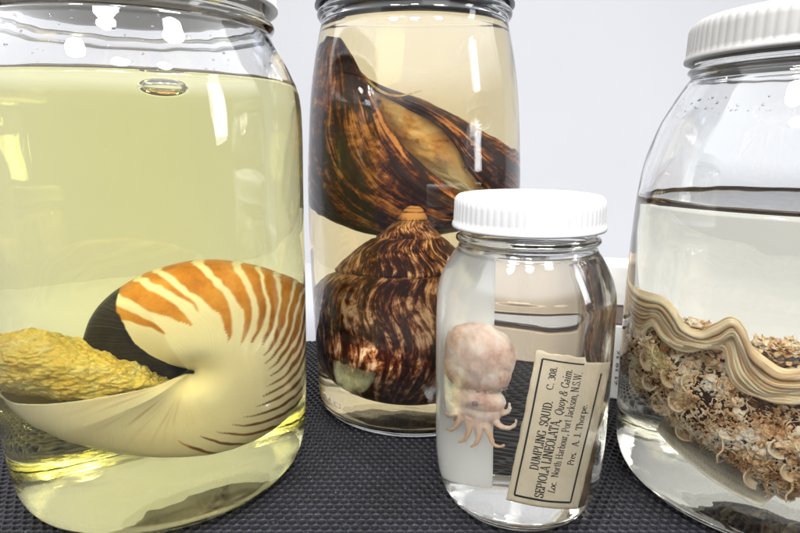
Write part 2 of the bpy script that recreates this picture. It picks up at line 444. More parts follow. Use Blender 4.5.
def arc(cx, cy, rx, ry, a0, a1, n=14):
    return [(cx + rx * math.cos(math.radians(a0 + (a1 - a0) * k / n)), cy + ry * math.sin(math.radians(a0 + (a1 - a0) * k / n))) for k in range(n + 1)]
def st(x, y0, y1): return [(x, y0), (x, y1)]
def sf(x, y, h=0.13): return [(x - h, y), (x + h, y)]
GL = {
 'A': (.82, [[(.10, 0), (.40, 1)], [(.40, 1), (.72, 0)], [(.2, .33), (.6, .33)], sf(.10, .02), sf(.72, .02)]),
 'C': (.84, [arc(.44, .5, .36, .48, 45, 315), [(.70, .96), (.70, .68)]]),
 'D': (.88, [st(.17, 0, 1), [(.04, .98), (.34, .98)], [(.04, .02), (.34, .02)], arc(.34, .5, .42, .48, 90, -90)]),
 'E': (.76, [st(.17, 0, 1), [(.04, .98), (.64, .98)], [(.17, .52), (.5, .52)], [(.04, .02), (.66, .02)], [(.63, 1), (.63, .76)], [(.66, 0), (.66, .26)], [(.5, .64), (.5, .4)]]),
 'G': (.90, [arc(.44, .5, .36, .48, 45, 320), st(.74, .42, .06), sf(.74, .43), [(.70, .96), (.70, .7)]]),
 'H': (.94, [st(.17, 0, 1), st(.74, 0, 1), [(.17, .52), (.74, .52)], sf(.17, .02), sf(.17, .98), sf(.74, .02), sf(.74, .98)]),
 'I': (.42, [st(.2, 0, 1), sf(.2, .02), sf(.2, .98)]),
 'J': (.56, [st(.36, .2, 1), arc(.21, .2, .15, .2, 0, -160), sf(.36, .98)]),
 'L': (.74, [st(.17, 0, 1), [(.04, .02), (.64, .02)], [(.65, 0), (.65, .3)], sf(.17, .98)]),
 'M': (1.06, [st(.14, 0, 1), st(.86, 0, 1), [(.14, 1), (.5, .08)], [(.5, .08), (.86, 1)], sf(.14, .02), sf(.86, .02), sf(.12, .98, .1), sf(.88, .98, .1)]),
 'N': (.94, [st(.15, 0, 1), st(.76, 0, 1), [(.15, 1), (.76, 0)], sf(.15, .02), sf(.12, .98), sf(.76, .98)]),
 'O': (.90, [arc(.44, .5, .36, .48, 0, 360, 24)]),
 'Q': (.90, [arc(.44, .5, .36, .48, 0, 360, 24), [(.42, .16), (.58, -.06), (.80, -.16)]]),
 'P': (.78, [st(.17, 0, 1), [(.04, .98), (.38, .98)], [(.17, .48), (.38, .48)], arc(.38, .73, .30, .25, 90, -90), sf(.17, .02, .15)]),
 'S': (.70, [arc(.34, .74, .24, .23, 40, 250) + arc(.34, .26, .26, .24, 75, -150), [(.55, .97), (.55, .72)], [(.09, .03), (.09, .3)]]),
 'T': (.80, [st(.39, 0, 1), [(.05, .98), (.73, .98)], [(.06, 1), (.06, .74)], [(.72, 1), (.72, .74)], sf(.39, .02, .15)]),
 'U': (.92, [st(.17, .3, 1) [::-1] + arc(.44, .3, .27, .28, 180, 360), st(.71, .3, 1), sf(.17, .98), sf(.71, .98)]),
 'W': (1.24, [[(.1, 1), (.34, 0)], [(.34, 0), (.58, 1)], [(.58, 1), (.84, 0)], [(.84, 0), (1.08, 1)], sf(.1, .98), sf(1.08, .98), sf(.58, .98)]),
 'a': (.60, [arc(.25, .17, .18, .16, 0, 360), st(.43, .48, .02), arc(.26, .47, .17, .17, 0, 150)]),
 'b': (.66, [st(.14, 0, 1), arc(.34, .33, .21, .31, 0, 360, 18), sf(.1, .98, .08)]),
 'c': (.56, [arc(.30, .33, .22, .31, 45, 315)]),
 'd': (.68, [st(.50, 0, 1), arc(.29, .33, .21, .31, 0, 360, 18), sf(.46, .98, .08)]),
 'e': (.58, [arc(.30, .33, .22, .31, 0, 315), [(.08, .36), (.52, .36)]]),
 'h': (.72, [st(.14, 0, 1), arc(.34, .42, .2, .22, 180, 0), st(.54, .42, 0), sf(.14, .02, .12), sf(.54, .02, .12), sf(.1, .98, .08)]),
 'i': (.36, [st(.17, 0, .66), sf(.17, .02, .12), sf(.13, .64, .08), st(.17, .84, .98)]),
 'k': (.68, [st(.14, 0, 1), [(.52, .64), (.16, .28)], [(.26, .38), (.56, 0)], sf(.14, .02, .12), sf(.56, .02, .1), sf(.1, .98, .08)]),
 'm': (1.04, [st(.14, 0, .66), arc(.32, .42, .18, .22, 180, 0), st(.50, .42, 0), arc(.68, .42, .18, .22, 180, 0), st(.86, .42, 0), sf(.14, .02, .1), sf(.5, .02, .1), sf(.86, .02, .1)]),
 'n': (.72, [st(.14, 0, .66), arc(.34, .42, .2, .22, 180, 0), st(.54, .42, 0), sf(.14, .02, .12), sf(.54, .02, .12), sf(.1, .64, .08)]),
 'o': (.64, [arc(.31, .33, .23, .31, 0, 360, 18)]),
 'p': (.68, [st(.14, -.3, .66), arc(.35, .33, .21, .31, 0, 360, 18), sf(.14, -.28, .12), sf(.1, .64, .08)]),
 'r': (.54, [st(.14, 0, .66), arc(.32, .44, .17, .2, 180, 50), sf(.14, .02, .12), sf(.1, .64, .08)]),
 's': (.50, [arc(.25, .49, .16, .15, 40, 250) + arc(.25, .17, .18, .15, 75, -150)]),
 't': (.44, [st(.19, .9, .14) + arc(.29, .14, .10, .12, 180, 320), [(.04, .64), (.36, .64)]]),
 'u': (.72, [st(.14, .66, .2) + arc(.32, .2, .18, .18, 180, 360), st(.52, .66, 0), sf(.12, .64, .08), sf(.5, .64, .08), sf(.54, .02, .08)]),
 'y': (.64, [[(.10, .66), (.32, .04)], [(.54, .66), (.24, -.24), (.1, -.28)], sf(.1, .64, .1), sf(.54, .64, .1)]),
 '&': (.92, [arc(.36, .76, .17, .2, 0, 360), arc(.34, .27, .27, .26, 70, 300), [(.28, .6), (.72, .02)], [(.5, .06), (.78, .5)]]),
 '3': (.62, [arc(.29, .76, .2, .21, 150, -90), arc(.29, .27, .23, .26, 90, -150)]),
 '0': (.64, [arc(.31, .5, .22, .48, 0, 360, 20)]),
 '8': (.64, [arc(.31, .76, .18, .21, 0, 360), arc(.31, .27, .22, .26, 0, 360)]),
 '1': (.46, [st(.22, 0, 1), sf(.22, .02), [(.22, .98), (.06, .84)]]),
 '9': (.62, [arc(.30, .70, .2, .27, 0, 360), [(.50, .70), (.44, .28), (.2, .02)]]),
 '6': (.62, [arc(.30, .29, .2, .27, 0, 360), [(.10, .29), (.18, .74), (.42, .98)]]),
 '.': (.30, [st(.12, -.01, .14)]),
 ',': (.30, [[(.14, .13), (.14, .0), (.06, -.18)]]),
}
def set_type(txt, put, mat, parent, bold=0.15, thin=0.06, slant=0.0, name='lettering'):
    """roman lettering drawn stroke by stroke; put(x 0..1, y in cap heights) -> point"""
    total = sum(GL[c][0] if c in GL else 0.38 for c in txt)
    bm = bmesh.new(); x = 0.0
    for ch in txt:
        if ch not in GL: x += 0.38; continue
        wd, strokes = GL[ch]
        for S in strokes:
            n = len(S)
            A, B = [], []
            for k in range(n):
                p, q = S[max(k - 1, 0)], S[min(k + 1, n - 1)]
                dx, dy = q[0] - p[0], q[1] - p[1]
                ln = math.hypot(dx, dy) + 1e-9; dx /= ln; dy /= ln
                w = thin + (bold - thin) * abs(dy) ** 1.6
                if n == 2 and dx * dy > 0.1: w = thin * 1.25
                w *= 0.5
                X, Y = S[k]
                for arr, sg in ((A, 1), (B, -1)):
                    xx, yy = X - dy * w * sg, Y + dx * w * sg
                    arr.append(bm.verts.new(put((x + xx + slant * yy) / total, yy)))
            for k in range(n - 1): bm.faces.new((A[k], A[k + 1], B[k + 1], B[k]))
        x += wd
    return bm_obj(name, bm, mat, parent, smooth=False)

# ------------------------------------------------------------------ jars
def az(c): return math.atan2(c[0], c[1])
C_LEFT, C_BACK, C_SQUID, C_RIGHT = (-0.138, 0.3215), (0.0096, 0.417), (0.0639, 0.2906), (0.208, 0.305)

def rprofile(pts, n=5):
    return [(max(0.0, float(a[0])), float(a[1])) for a in smooth_curve(pts, n)]

def r_at(prof, z):
    for (r0, z0), (r1, z1) in zip(prof[:-1], prof[1:]):
        if min(z0, z1) <= z <= max(z0, z1) and abs(z1 - z0) > 1e-9:
            return r0 + (r1 - r0) * (z - z0) / (z1 - z0)
    return prof[-1][0]

def build_jar(root, side, neck, base_r, wall, base_t, level, mats, dome=0.003, seg=160, ring=1.0):
    """side: outer (r,z) from the heel up, neck: outer (r,z) continuing to the rim (not smoothed as much)"""
    heel = [(base_r * 0.4, dome * 0.92), (base_r * 0.72, dome * 0.45), (base_r * 0.86, dome * 0.12), (base_r * 0.94, 0.0002), (base_r, 0.0004)]
    outer = rprofile(heel + side, 6) + rprofile(neck, 4)
    top = outer[-1]
    # inner: offset inward
    sp = np.array(rprofile([(base_r, 0.0004)] + side, 6))
    inner_side = []
    for r, z in sp:
        if z > base_t + 0.001: inner_side.append((r - wall, z))
    nk = rprofile(neck, 4)
    rmin = min(r for r, z in nk) - wall
    zs = [z for r, z in nk]
    inner_neck = [(rmin, z) for z in np.linspace(min(zs) + 0.001, top[1] - 0.0008, 6)]
    r0, z0 = inner_side[0]
    inner = [(0, base_t + dome), (r0 * 0.4, base_t + dome * 0.9), (r0 * 0.75, base_t + dome * 0.4), (r0 * 0.93, base_t * 1.0)] + inner_side + inner_neck
    prof = [(0, dome)] + outer + [(top[0] - wall * 0.35, top[1] + 0.0006), (rmin + 0.0006, top[1] + 0.0004)] + inner[::-1]
    body = lathe('body', prof, mats[0], root, seg)
    # liquid profile: half way into the wall
    h = wall * 0.5
    lp = [(0, inner[0][1] - h)]
    for q, (r, z) in enumerate(inner[1:]):
        if z < level - 0.0005:
            lp.append((r + (h if q > 1 else 0), z - (h if q < 4 else 0)))
    rl = r_at(inner, level) + h
    lp += [(rl, level + 0.0011), (rl - h - 0.0006, level + 0.0008), (rl - h - 0.0018, level + 0.0002), (rl - h - 0.004, level), (0, level)]
    # brown band along the fluid line, standing in for the meniscus's dark refraction
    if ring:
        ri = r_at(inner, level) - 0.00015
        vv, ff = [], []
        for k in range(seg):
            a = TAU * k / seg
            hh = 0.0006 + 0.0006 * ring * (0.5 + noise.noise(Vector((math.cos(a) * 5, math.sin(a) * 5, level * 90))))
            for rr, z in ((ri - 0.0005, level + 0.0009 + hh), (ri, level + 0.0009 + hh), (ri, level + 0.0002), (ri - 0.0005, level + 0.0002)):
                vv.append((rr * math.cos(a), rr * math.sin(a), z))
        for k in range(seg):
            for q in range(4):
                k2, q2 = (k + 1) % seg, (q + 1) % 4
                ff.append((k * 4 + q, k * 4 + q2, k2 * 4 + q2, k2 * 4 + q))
        mesh_obj('painted_meniscus_ring', vv, ff, M['meniscus_tone'], root)
    return body, lp, inner

def fluid(name, lp, c, mat, label):
    o = lathe(name, lp, mat, None, 160)
    o.location = (c[0], c[1], 0); o.rotation_euler = (0, 0, -az(c))
    tag(o, label, 'liquid', None)
    return o

def ribbed_lid(root, r, z0, z1, nrib, mat, bev=0.003, bead=0.0008):
    seg = nrib * 6
    d = 0.0006
    prof = [(r - 0.004, z0 + 0.0015), (r - 0.0012, z0), (r + bead, z0 + 0.0003), (r + bead + 0.0002, z0 + 0.0012), (r + bead, z0 + 0.0024), (r, z0 + 0.0032), (r, z0 + 0.005),
            (r - 0.0002, z1 - bev - 0.0025), (r - 0.0003, z1 - bev), (r - 0.0003 - bev * 0.25, z1 - bev * 0.45), (r - bev * 0.8, z1 - bev * 0.1), (r - bev * 1.4, z1), (r - bev * 2.2, z1 - 0.0004), (r * 0.5, z1 - 0.0003), (0, z1 - 0.0003)]
    zr0, zr1 = z0 + 0.0030, z1 - bev + 0.0002
    def rip(i, a, rr, z):
        if zr0 < z < zr1 and rr > r * 0.97:
            s = abs(math.sin(a * nrib / 2.0))
            return rr + d * (s ** 0.6) - d * 0.6
        return rr
    # extra underside so that the lid is closed
    prof = [(0, z1 - 0.003), (r - 0.004, z1 - 0.003)] + prof
    return lathe('lid', prof, mat, root, seg, rip)

def jar_thing(c, label):
    return thing('specimen_jar', label, 'jar', (c[0], c[1], 0), -az(c), 'glass specimen jars on the mat')

# -- left gallon jar
jl = jar_thing(C_LEFT, 'largest glass jar, at the left, holding the striped nautilus in yellow fluid')
side_big = [(0.0755, 0.0055), (0.0795, 0.016), (0.0813, 0.034), (0.0826, 0.070), (0.0834, 0.11), (0.0840, 0.16), (0.0846, 0.195), (0.0836, 0.2135), (0.0788, 0.2270), (0.0731, 0.2380), (0.0697, 0.2440)]
neck_l = [(0.0697, 0.2450), (0.0716, 0.2475), (0.0712, 0.2495), (0.0676, 0.2520), (0.0674, 0.2590), (0.0674, 0.2700)]
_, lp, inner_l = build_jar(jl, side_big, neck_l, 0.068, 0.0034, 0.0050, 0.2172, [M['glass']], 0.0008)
fluid('preserving_fluid', lp, C_LEFT, M['liq_yellow'], 'pale yellow preserving fluid around the nautilus in the largest jar')
ribbed_lid(jl, 0.0730, 0.2565, 0.2820, 96, M['lid_bright'])

# -- back jar
jb = jar_thing(C_BACK, 'rounded glass jar behind the others, holding two big dark brown shells')
side_b = [(0.0692, 0.0040), (0.0705, 0.010), (0.0710, 0.022), (0.0728, 0.07), (0.0740, 0.12), (0.0740, 0.16), (0.0728, 0.185), (0.0705, 0.2165), (0.0672, 0.2400), (0.0636, 0.2580)]
neck_b = [(0.0617, 0.2650), (0.0632, 0.2672), (0.0645, 0.2695), (0.0640, 0.2722), (0.0612, 0.2735), (0.0610, 0.2800), (0.0610, 0.2860)]
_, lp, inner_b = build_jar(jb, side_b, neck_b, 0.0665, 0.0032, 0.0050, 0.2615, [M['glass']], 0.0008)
fluid('preserving_fluid', lp, C_BACK, M['liq_amber'], 'pale amber preserving fluid around the two dark brown shells')
lid = lathe('lid', [(0, 0.293), (0.058, 0.293), (0.0638, 0.2915), (0.0650, 0.2895), (0.0650, 0.2775), (0.0658, 0.2765), (0.0658, 0.2752), (0.0640, 0.2748), (0.0622, 0.2765), (0.0622, 0.2875), (0, 0.2880)], M['lid_dark'], jb, 160)

# -- squid jar
jq = jar_thing(C_SQUID, 'smallest glass jar with a white ribbed lid, holding a little pink squid')
side_q = [(0.0385, 0.0045), (0.0420, 0.013), (0.0441, 0.027), (0.0447, 0.045), (0.0450, 0.083), (0.0448, 0.110), (0.0437, 0.119), (0.0412, 0.1262), (0.0375, 0.1332), (0.0352, 0.1365)]
neck_q = [(0.0338, 0.1395), (0.0340, 0.1405), (0.0356, 0.1416), (0.0354, 0.1432), (0.0336, 0.1445), (0.0336, 0.150), (0.0336, 0.1575)]
_, lp, inner_q = build_jar(jq, side_q, neck_q, 0.0345, 0.0028, 0.0050, 0.1365, [M['glass']], 0.003, 160, 0)
fluid('preserving_fluid', lp, C_SQUID, M['liq_clear'], 'almost colourless preserving fluid around the small squid')
ribbed_lid(jq, 0.0368, 0.1475, 0.1640, 66, M['lid_white'], 0.0026)

# -- right jar
jr = jar_thing(C_RIGHT, 'big glass jar at the right with an off-white ribbed lid, holding the frilled specimen')
side_r = [(0.0755, 0.0055), (0.0790, 0.015), (0.0805, 0.034), (0.0810, 0.07), (0.0810, 0.10), (0.0800, 0.135), (0.0788, 0.160), (0.0762, 0.179), (0.0705, 0.1975), (0.0640, 0.2105), (0.0590, 0.2190)]
neck_r = [(0.0570, 0.2215), (0.0573, 0.2230), (0.0588, 0.2245), (0.0584, 0.2262), (0.0566, 0.2275), (0.0566, 0.235), (0.0566, 0.2440)]
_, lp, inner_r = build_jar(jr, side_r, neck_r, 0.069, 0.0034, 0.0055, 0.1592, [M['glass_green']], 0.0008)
fluid('preserving_fluid', lp, C_RIGHT, M['liq_straw'], 'straw tinted preserving fluid half filling the jar of the frilled specimen')
ribbed_lid(jr, 0.0602, 0.2295, 0.2500, 84, M['lid_grey'], 0.0045)

def droplets(root, rz_list, count, seed):
    rs = random.Random(seed); bm = bmesh.new()
    for q in range(count):
        r, z = rz_list[rs.randrange(len(rz_list))]
        a = rs.uniform(0, TAU); s_ = rs.uniform(0.0003, 0.0009) * (0.6 + rs.random())
        bmesh.ops.create_icosphere(bm, subdivisions=2, radius=s_, matrix=Matrix.Translation((r * math.cos(a), r * math.sin(a), z + rs.uniform(-0.0022, 0.0022))) @ Matrix.Diagonal((0.8, 0.8, rs.uniform(0.5, 0.8), 1)))
    o = bm_obj('droplet', bm, M['glass'], root); o['kind'] = 'stuff'
droplets(jr, [(r_at(inner_r, z) - 0.0001, z) for z in (0.204, 0.206, 0.2065, 0.207, 0.209)], 150, 4)
droplets(jl, [(r_at(inner_l, z) - 0.0001, z) for z in (0.226, 0.232, 0.237)], 90, 6)
def heel_point(X, Y):
    a = math.radians(-60.5 + 21 * X); z = 0.0125 + Y * 0.0036
    return Vector((0.0712 * math.sin(a), -0.0712 * math.cos(a), z))
set_type('M.G.', heel_point, M['emboss'], jb, 0.16, 0.09, 0, 'embossed_lettering')

# ------------------------------------------------------------------ nautilus
def build_nautilus():
    root = thing('nautilus', 'orange striped nautilus with yellow body, lying in the largest jar', 'nautilus', (C_LEFT[0], C_LEFT[1], 0), -az(C_LEFT))
    ux, uz = 0.0105, 0.0685
    TH = [-95, -60, -40, -20, 0, 30, 60, 100, 140, 180, 220, 255, 291]
    RR = [28, 37, 42, 47.5, 52.5, 57.5, 59.5, 60.5, 60, 56, 50.5, 54, 68]
    nt, nphi = 640, 150
    th = np.linspace(-95, 291, nt)
    R = np.array(sample(list(zip(TH, RR)), 900)); R = np.interp(th, R[:, 0], R[:, 1]) / 1000
    stripes = [(-14, 4.2, .50), (2, 5.5, .45), (13, 2.0, .6), (25, 7.0, .40), (41.5, 5.0, .46), (53.5, 3.6, .55), (63, 3.4, .55), (72, 3.4, .52), (80.5, 2.9, .52), (89, 3.0, .55), (98, 2.8, .58),
               (108, 2.7, .6), (118, 2.5, .58), (129, 2.3, .6), (141, 2.0, .6), (153, 2.0, .62), (166, 2.0, .65), (180, 2.0, .68), (196, 2.0, .7)]
    verts, st, bl, old, gw = [], [], [], [], []
    ph = np.linspace(0.0, PI, nphi)
    for i in range(nt):
        a = math.radians(117 - th[i]); r_ = R[i]
        W = 0.44 * r_ if th[i] < 200 else (0.44 + 0.03 * (th[i] - 200) / 90) * r_
        W = min(W, 0.028) * (1 - 0.45 * min(1, max(0, (6 - th[i]) / 60)))
        for j in range(nphi):
            f = math.sin(ph[j])
            rr = 0.03 + 0.97 * f ** 0.75
            x = ux + r_ * rr * math.cos(a); z = uz + r_ * rr * math.sin(a)
            y = -W * math.copysign(abs(math.cos(ph[j])) ** 0.75, math.cos(ph[j])) * (1 - 0.45 * math.exp(-(rr / 0.16) ** 2))
            verts.append((x, y + 0.002, z))
            wob = 2.0 * fbm(x * 60, y * 60, z * 60, 3)
            sweep = 78 * (1 - rr) * (0.55 + 0.45 * min(1, max(0, (th[i] - 10) / 60)))
            aa = th[i] - sweep + wob
            s = 0.0
            for c, hw, re in stripes:
                k = (rr + 0.03 * wob - re) / (1 - re)
                if k <= 0: continue
                w = hw * min(1.0, k * 1.6) ** 0.55
                d = abs(aa - c)
                s = max(s, min(1, max(0, (w - d) / 0.9 + 0.5)))
            # faint radial streaks low on the last whorl
            if th[i] > 205 and j < nphi // 2 + 5 and rr < 0.85:
                q = noise.noise(Vector((th[i] * 0.30 + 3.0 * rr, rr * 2.6, 3.3))) * (0.7 + 0.3 * noise.noise(Vector((th[i] * 0.09, rr * 3, 8))))
                s = max(s, min(0.42, max(0, (q - 0.02) * 0.9)) * min(1, max(0, (0.85 - rr) / 0.3)) * min(1, max(0, (rr - 0.08) / 0.2)) * min(1, (th[i] - 205) / 30) * (1 if rr > .1 else 0))
            tb = -22 * (1 - max(0, (rr - 0.45) / 0.55)) ** 0.7 if rr < 1 else 0
            tb += 2.2 * noise.noise(Vector((rr * 7, th[i] * 0.02, 2))) + 0.8 * noise.noise(Vector((rr * 24, 0, 5)))
            b = min(1, max(0, (tb - th[i]) / 1.0 + 0.5))
            st.append(s); bl.append(b); old.append(min(1, max(0, (th[i] - 55) / 70)) * (0.25 if th[i] > 205 and rr < 0.8 else 1)); gw.append(aa)
    o = mesh_obj('shell', verts, grid_faces(nt, nphi), M['nautilus'], root)
    float_attr(o, 'stripe', st); float_attr(o, 'grow', gw); float_attr(o, 'black', bl); float_attr(o, 'old', old)
    sol = o.modifiers.new('s', 'SOLIDIFY'); sol.thickness = 0.0009; sol.offset = 0.0
    # soft body
    bm = bmesh.new()
    bmesh.ops.create_icosphere(bm, subdivisions=7, radius=1.0)
    low = []
    for v in bm.verts:
        p = v.co.copy()
        x = p.x
        sx = -0.0335 + 0.0375 * x
        hz = 0.0178 * (1.0 - 0.55 * max(0, x + 0.15))
        q = Vector((sx, -0.003 + 0.0225 * p.y, 0.0768 - 0.0150 * max(-0.3, x) + hz * math.copysign(abs(p.z) ** 0.85, p.z)))
        nrm = Vector((p.x * 0.5, p.y, p.z)).normalized()
        vd = noise.voronoi(Vector((q.x * 1.0, q.y, q.z * 1.5)) * 330)[0]
        q += nrm * (0.0024 * fbm(q.x * 55, q.y * 55, q.z * 110, 4) + 0.0015 * (0.55 - min(vd[0], 1.0)))
        v.co = q
        low.append(min(1, max(0, (0.080 - q.z) / 0.014)) * (0.35 + 0.65 * min(1, max(0, (q.x + 0.055) / 0.04))))
    b = bm_obj('soft_body', bm, M['flesh_yellow'], root)
    float_attr(b, 'low', low)
    return root
naut = build_nautilus()
bub = NT('air_in_fluid'); bub.bsdf(**{'Base Color': (1, 1, 1, 1), 'Roughness': 0.0, 'IOR': 0.735, 'Transmission Weight': 1.0})
bm = bmesh.new(); add_ball(bm, (0, 0, 0), (0.0100, 0.0100, 0.0040), 48, 32)
o = bm_obj('air_bubble', bm, bub.m)
o.location = (C_LEFT[0] + 0.0300, C_LEFT[1] - 0.046, 0.2118)
tag(o, 'flat air bubble just under the fluid surface above the nautilus', 'bubble')

# ------------------------------------------------------------------ lower turban shell
def build_turban():
    root = thing('turban_shell', 'upright spiral turban shell, mottled brown and cream, lower shell in the rear jar', 'shell', (C_BACK[0], C_BACK[1], 0), -az(C_BACK))
    g = 2.12
    DD = [0, 1.0, 3, 7, 12, 18, 25, 35, 47, 60, 74, 88, 102, 115, 126, 134, 138.5]
    RE = [0, 2.8, 4.8, 6.8, 9.6, 14.6, 21.5, 30.5, 39.5, 47.5, 55.0, 60.5, 60.5, 54.5, 43, 28, 0.01]
    prof = sample(list(zip(DD, RE)), 1500)
    nt, na = 900, 300
    Ds = np.concatenate([np.geomspace(0.6, 47, 520), np.linspace(47, 138.5, 381)[1:]])
    verts, gu, gv, ap = [], [], [], []
    tilt = Matrix.Rotation(math.radians(4), 3, 'Y') @ Matrix.Rotation(math.radians(-3), 3, 'X')
    off = Vector((0.0005, -0.0050, 0.1475))
    S0 = math.log(46.0) / math.log(g)
    arg = np.argsort(prof[:, 0]); px, pr = prof[arg, 0], prof[arg, 1]
    for D in Ds:
        R0 = float(np.interp(D, px, pr))
        for k in range(na):
            a = TAU * k / na                       # 270 deg faces the viewer
            aa = (a / TAU - 0.75 + 0.5) % 1.0 - 0.5   # 0 at front, +-0.5 at the back
            u = math.log(D) / math.log(g) - S0 + aa * 0.42
            last = u >= 0
            fr = u - math.floor(u)
            if last: fr = min(u * 0.85, 0.5)
            prom = (0.12 if D < 14 else 0.04) if D < 60 else 0.04 * max(0.0, 1 - (D - 60) / 60)
            bul = 1 + prom * (math.sin(PI * min(fr + 0.02, 1)) ** 0.55 - 0.72)
            notch = 1 - 0.035 * math.exp(-(min(fr, 1 - fr) / 0.035) ** 2) * (1 if D < 75 else 0)
            ribs = 0.014 * abs(math.sin(a * 23 + 1.5 * fr + 0.8 * noise.noise(Vector((a * 3, fr * 2, 1))))) * (1 if D > 8 else 0) * max(0.15, 1 - abs(fr - 0.25) * 1.6) * (1 if D < 100 else max(0, (130 - D) / 30))
            nz = 0.006 * noise.noise(Vector((math.cos(a) * 6, math.sin(a) * 6, D * 0.05)))
            r = R0 * bul * notch * (1 + ribs + nz)
            p = tilt @ Vector((r * math.cos(a) * 0.001, r * math.sin(a) * 0.001, -D * 0.001)) + off
            verts.append(p)
            fl = min(0, math.floor(u)); fv = u - fl
            gu.append(a * 11.0 + fl * 3.7 + 1.2 * math.sin(min(fv, 1.5) * 5)); gv.append(fv * 2.6 + fl * 5 + (0.011 * max(0, D - 70)))
            ap.append(min(1, max(0, (11.5 - D) / 4)) * (0.1 if min(fr, 1 - fr) < 0.09 else 1))
    o = mesh_obj('whorls', verts, grid_faces(len(Ds), na, True), M['turban'], root)
    float_attr(o, 'gu', gu); float_attr(o, 'gv', gv); float_attr(o, 'apex', ap)
    return root
build_turban()

# ------------------------------------------------------------------ upper shell
def build_upper():
    root = thing('sea_snail', 'big dark brown shell with ochre flesh in its opening, upper shell in the rear jar', 'shell', (C_BACK[0], C_BACK[1], 0), -az(C_BACK))
    mm = 0.001
    nu, nv = 120, 70
    L = sample([(-36.5, 253.5), (-43, 242), (-53, 217), (-60, 190), (-59, 165), (-49, 143), (-30, 129), (-4, 123), (22, 128)], nu)
    G = sample([(-34, 252), (-29, 236), (-20, 210), (-7, 185), (8, 167), (22, 154), (38, 142)], nu)
    verts, gu, gv = [], [], []
    for i in range(nu):
        t = i / (nu - 1)
        w = np.linalg.norm(L[i] - G[i])
        dep = 6 + 0.62 * w
        dep = min(dep, 30) * min(1, 0.12 + t * 7)
        for j in range(nv):
            s = j / (nv - 1)
            if s < 0.8:
                u = s / 0.8
                p = L[i] * (1 - u) + G[i] * u
                y = 12 - dep * math.sin(PI * (0.02 + 0.62 * u)) ** 0.8 - 2.0
            else:                                   # lip rolls inward behind the ridge
                u = (s - 0.8) / 0.2
                p = G[i] + (L[i] - G[i]) * 0.10 * u ** 1.5 + np.array([1.2, 0.8]) * math.sin(PI * u) * (0.3 + 0.7 * t)
                y0 = 12 - dep * math.sin(PI * 0.64) ** 0.8 - 2.0
                y = y0 + 16 * u ** 1.2
            ridg = 0.5 * math.sin(s * 46 + 2.5 * noise.noise(Vector((s * 6, t * 3, 0)))) * min(1, t * 3)
            y += ridg * 0.5 + 0.9 * fbm(s * 5, t * 5, 1.7, 3)
            y = 0.9 * y + 14
            verts.append((p[0] * mm, y * mm, p[1] * mm)); gu.append(s * 15 + 2.0 * t); gv.append(t * 3.2)
    o = mesh_obj('whorl', verts, grid_faces(nu, nv), M['shell_lobe'], root)
    float_attr(o, 'gu', gu); float_attr(o, 'gv', gv)
    sm = o.modifiers.new('s', 'SOLIDIFY'); sm.thickness = 0.0016; sm.offset = -1
    # right lobe: outer lip
    A = sample([(-24, 229), (-12, 222), (-1, 217), (14, 209), (29, 198), (44, 185), (55, 172), (60, 160)], nu)
    B = sample([(-16, 218), (-2, 208), (10, 200), (20, 186), (27, 170), (36, 156), (46, 144), (54, 140)], nu)
    verts, gu, gv = [], [], []
    nv2 = 40
    for i in range(nu):
        t = i / (nu - 1)
        dep = 5 + 17 * math.sin(PI * min(1, 0.1 + 0.75 * t))
        for j in range(nv2):
            s = j / (nv2 - 1)
            p = A[i] * (1 - s) + B[i] * s
            y = 10 - dep * math.sin(PI * (0.03 + 0.75 * s)) ** 0.9 + 0.7 * fbm(s * 4, t * 6, 5.1, 3) + 0.35 * math.sin(s * 30)
            y = 0.9 * y + 14
            verts.append((p[0] * mm, y * mm, p[1] * mm)); gu.append(s * 9 + 40 + t * 1.5); gv.append(t * 3.0)
    o = mesh_obj('outer_lip', verts, grid_faces(nu, nv2), M['shell_lobe'], root)
    float_attr(o, 'gu', gu); float_attr(o, 'gv', gv)
    sm = o.modifiers.new('s', 'SOLIDIFY'); sm.thickness = 0.0016; sm.offset = -1
    # flesh
    A = sample([(-30, 238), (-24, 226), (-8, 220), (8, 213), (18, 200), (28, 182), (34, 166), (38, 152)], 90)
    B = sample([(-31, 236), (-26, 216), (-16, 196), (-4, 178), (8, 165), (18, 156), (26, 150), (32, 146)], 90)
    verts, pale = [], []
    for i in range(90):
        t = i / 89
        for j in range(40):
            s = j / 39
            p = A[i] * (1 - s) + B[i] * s
            y = 12 - (4 + 9 * math.sin(PI * min(1, 0.05 + 0.9 * t))) * math.sin(PI * (0.08 + 0.84 * s)) + 1.8 * fbm(s * 4 + t * 6, t * 7, 9.3, 4)
            y = 0.9 * y + 14
            verts.append((p[0] * mm, y * mm, p[1] * mm))
            pale.append(min(1, max(0, (t - 0.62) / 0.15)) * min(1, max(0, (s - 0.3) / 0.25)) * 0.9)
    o = mesh_obj('flesh', verts, grid_faces(90, 40), M['mollusc'], root)
    float_attr(o, 'pale', pale)
    sm = o.modifiers.new('s', 'SOLIDIFY'); sm.thickness = 0.0025; sm.offset = -1
    # thin pointed flap at the top of the opening
    verts = []
    K = sample([(-27, 232), (-18, 221), (-8, 217), (4, 220)], 30)
    for i in range(30):
        t = i / 29; w = 3.0 * (1 - t) ** 0.8 + 0.1
        for j in range(6):
            verts.append((K[i][0] * mm, (11 - 2 * t) * mm, (K[i][1] - w * (j / 5 - 0.5)) * mm))
    o = mesh_obj('flap', verts, grid_faces(30, 6), M['mollusc'], root)
    float_attr(o, 'pale', [0.0] * len(verts))
    sm = o.modifiers.new('s', 'SOLIDIFY'); sm.thickness = 0.0008
    return root
build_upper()

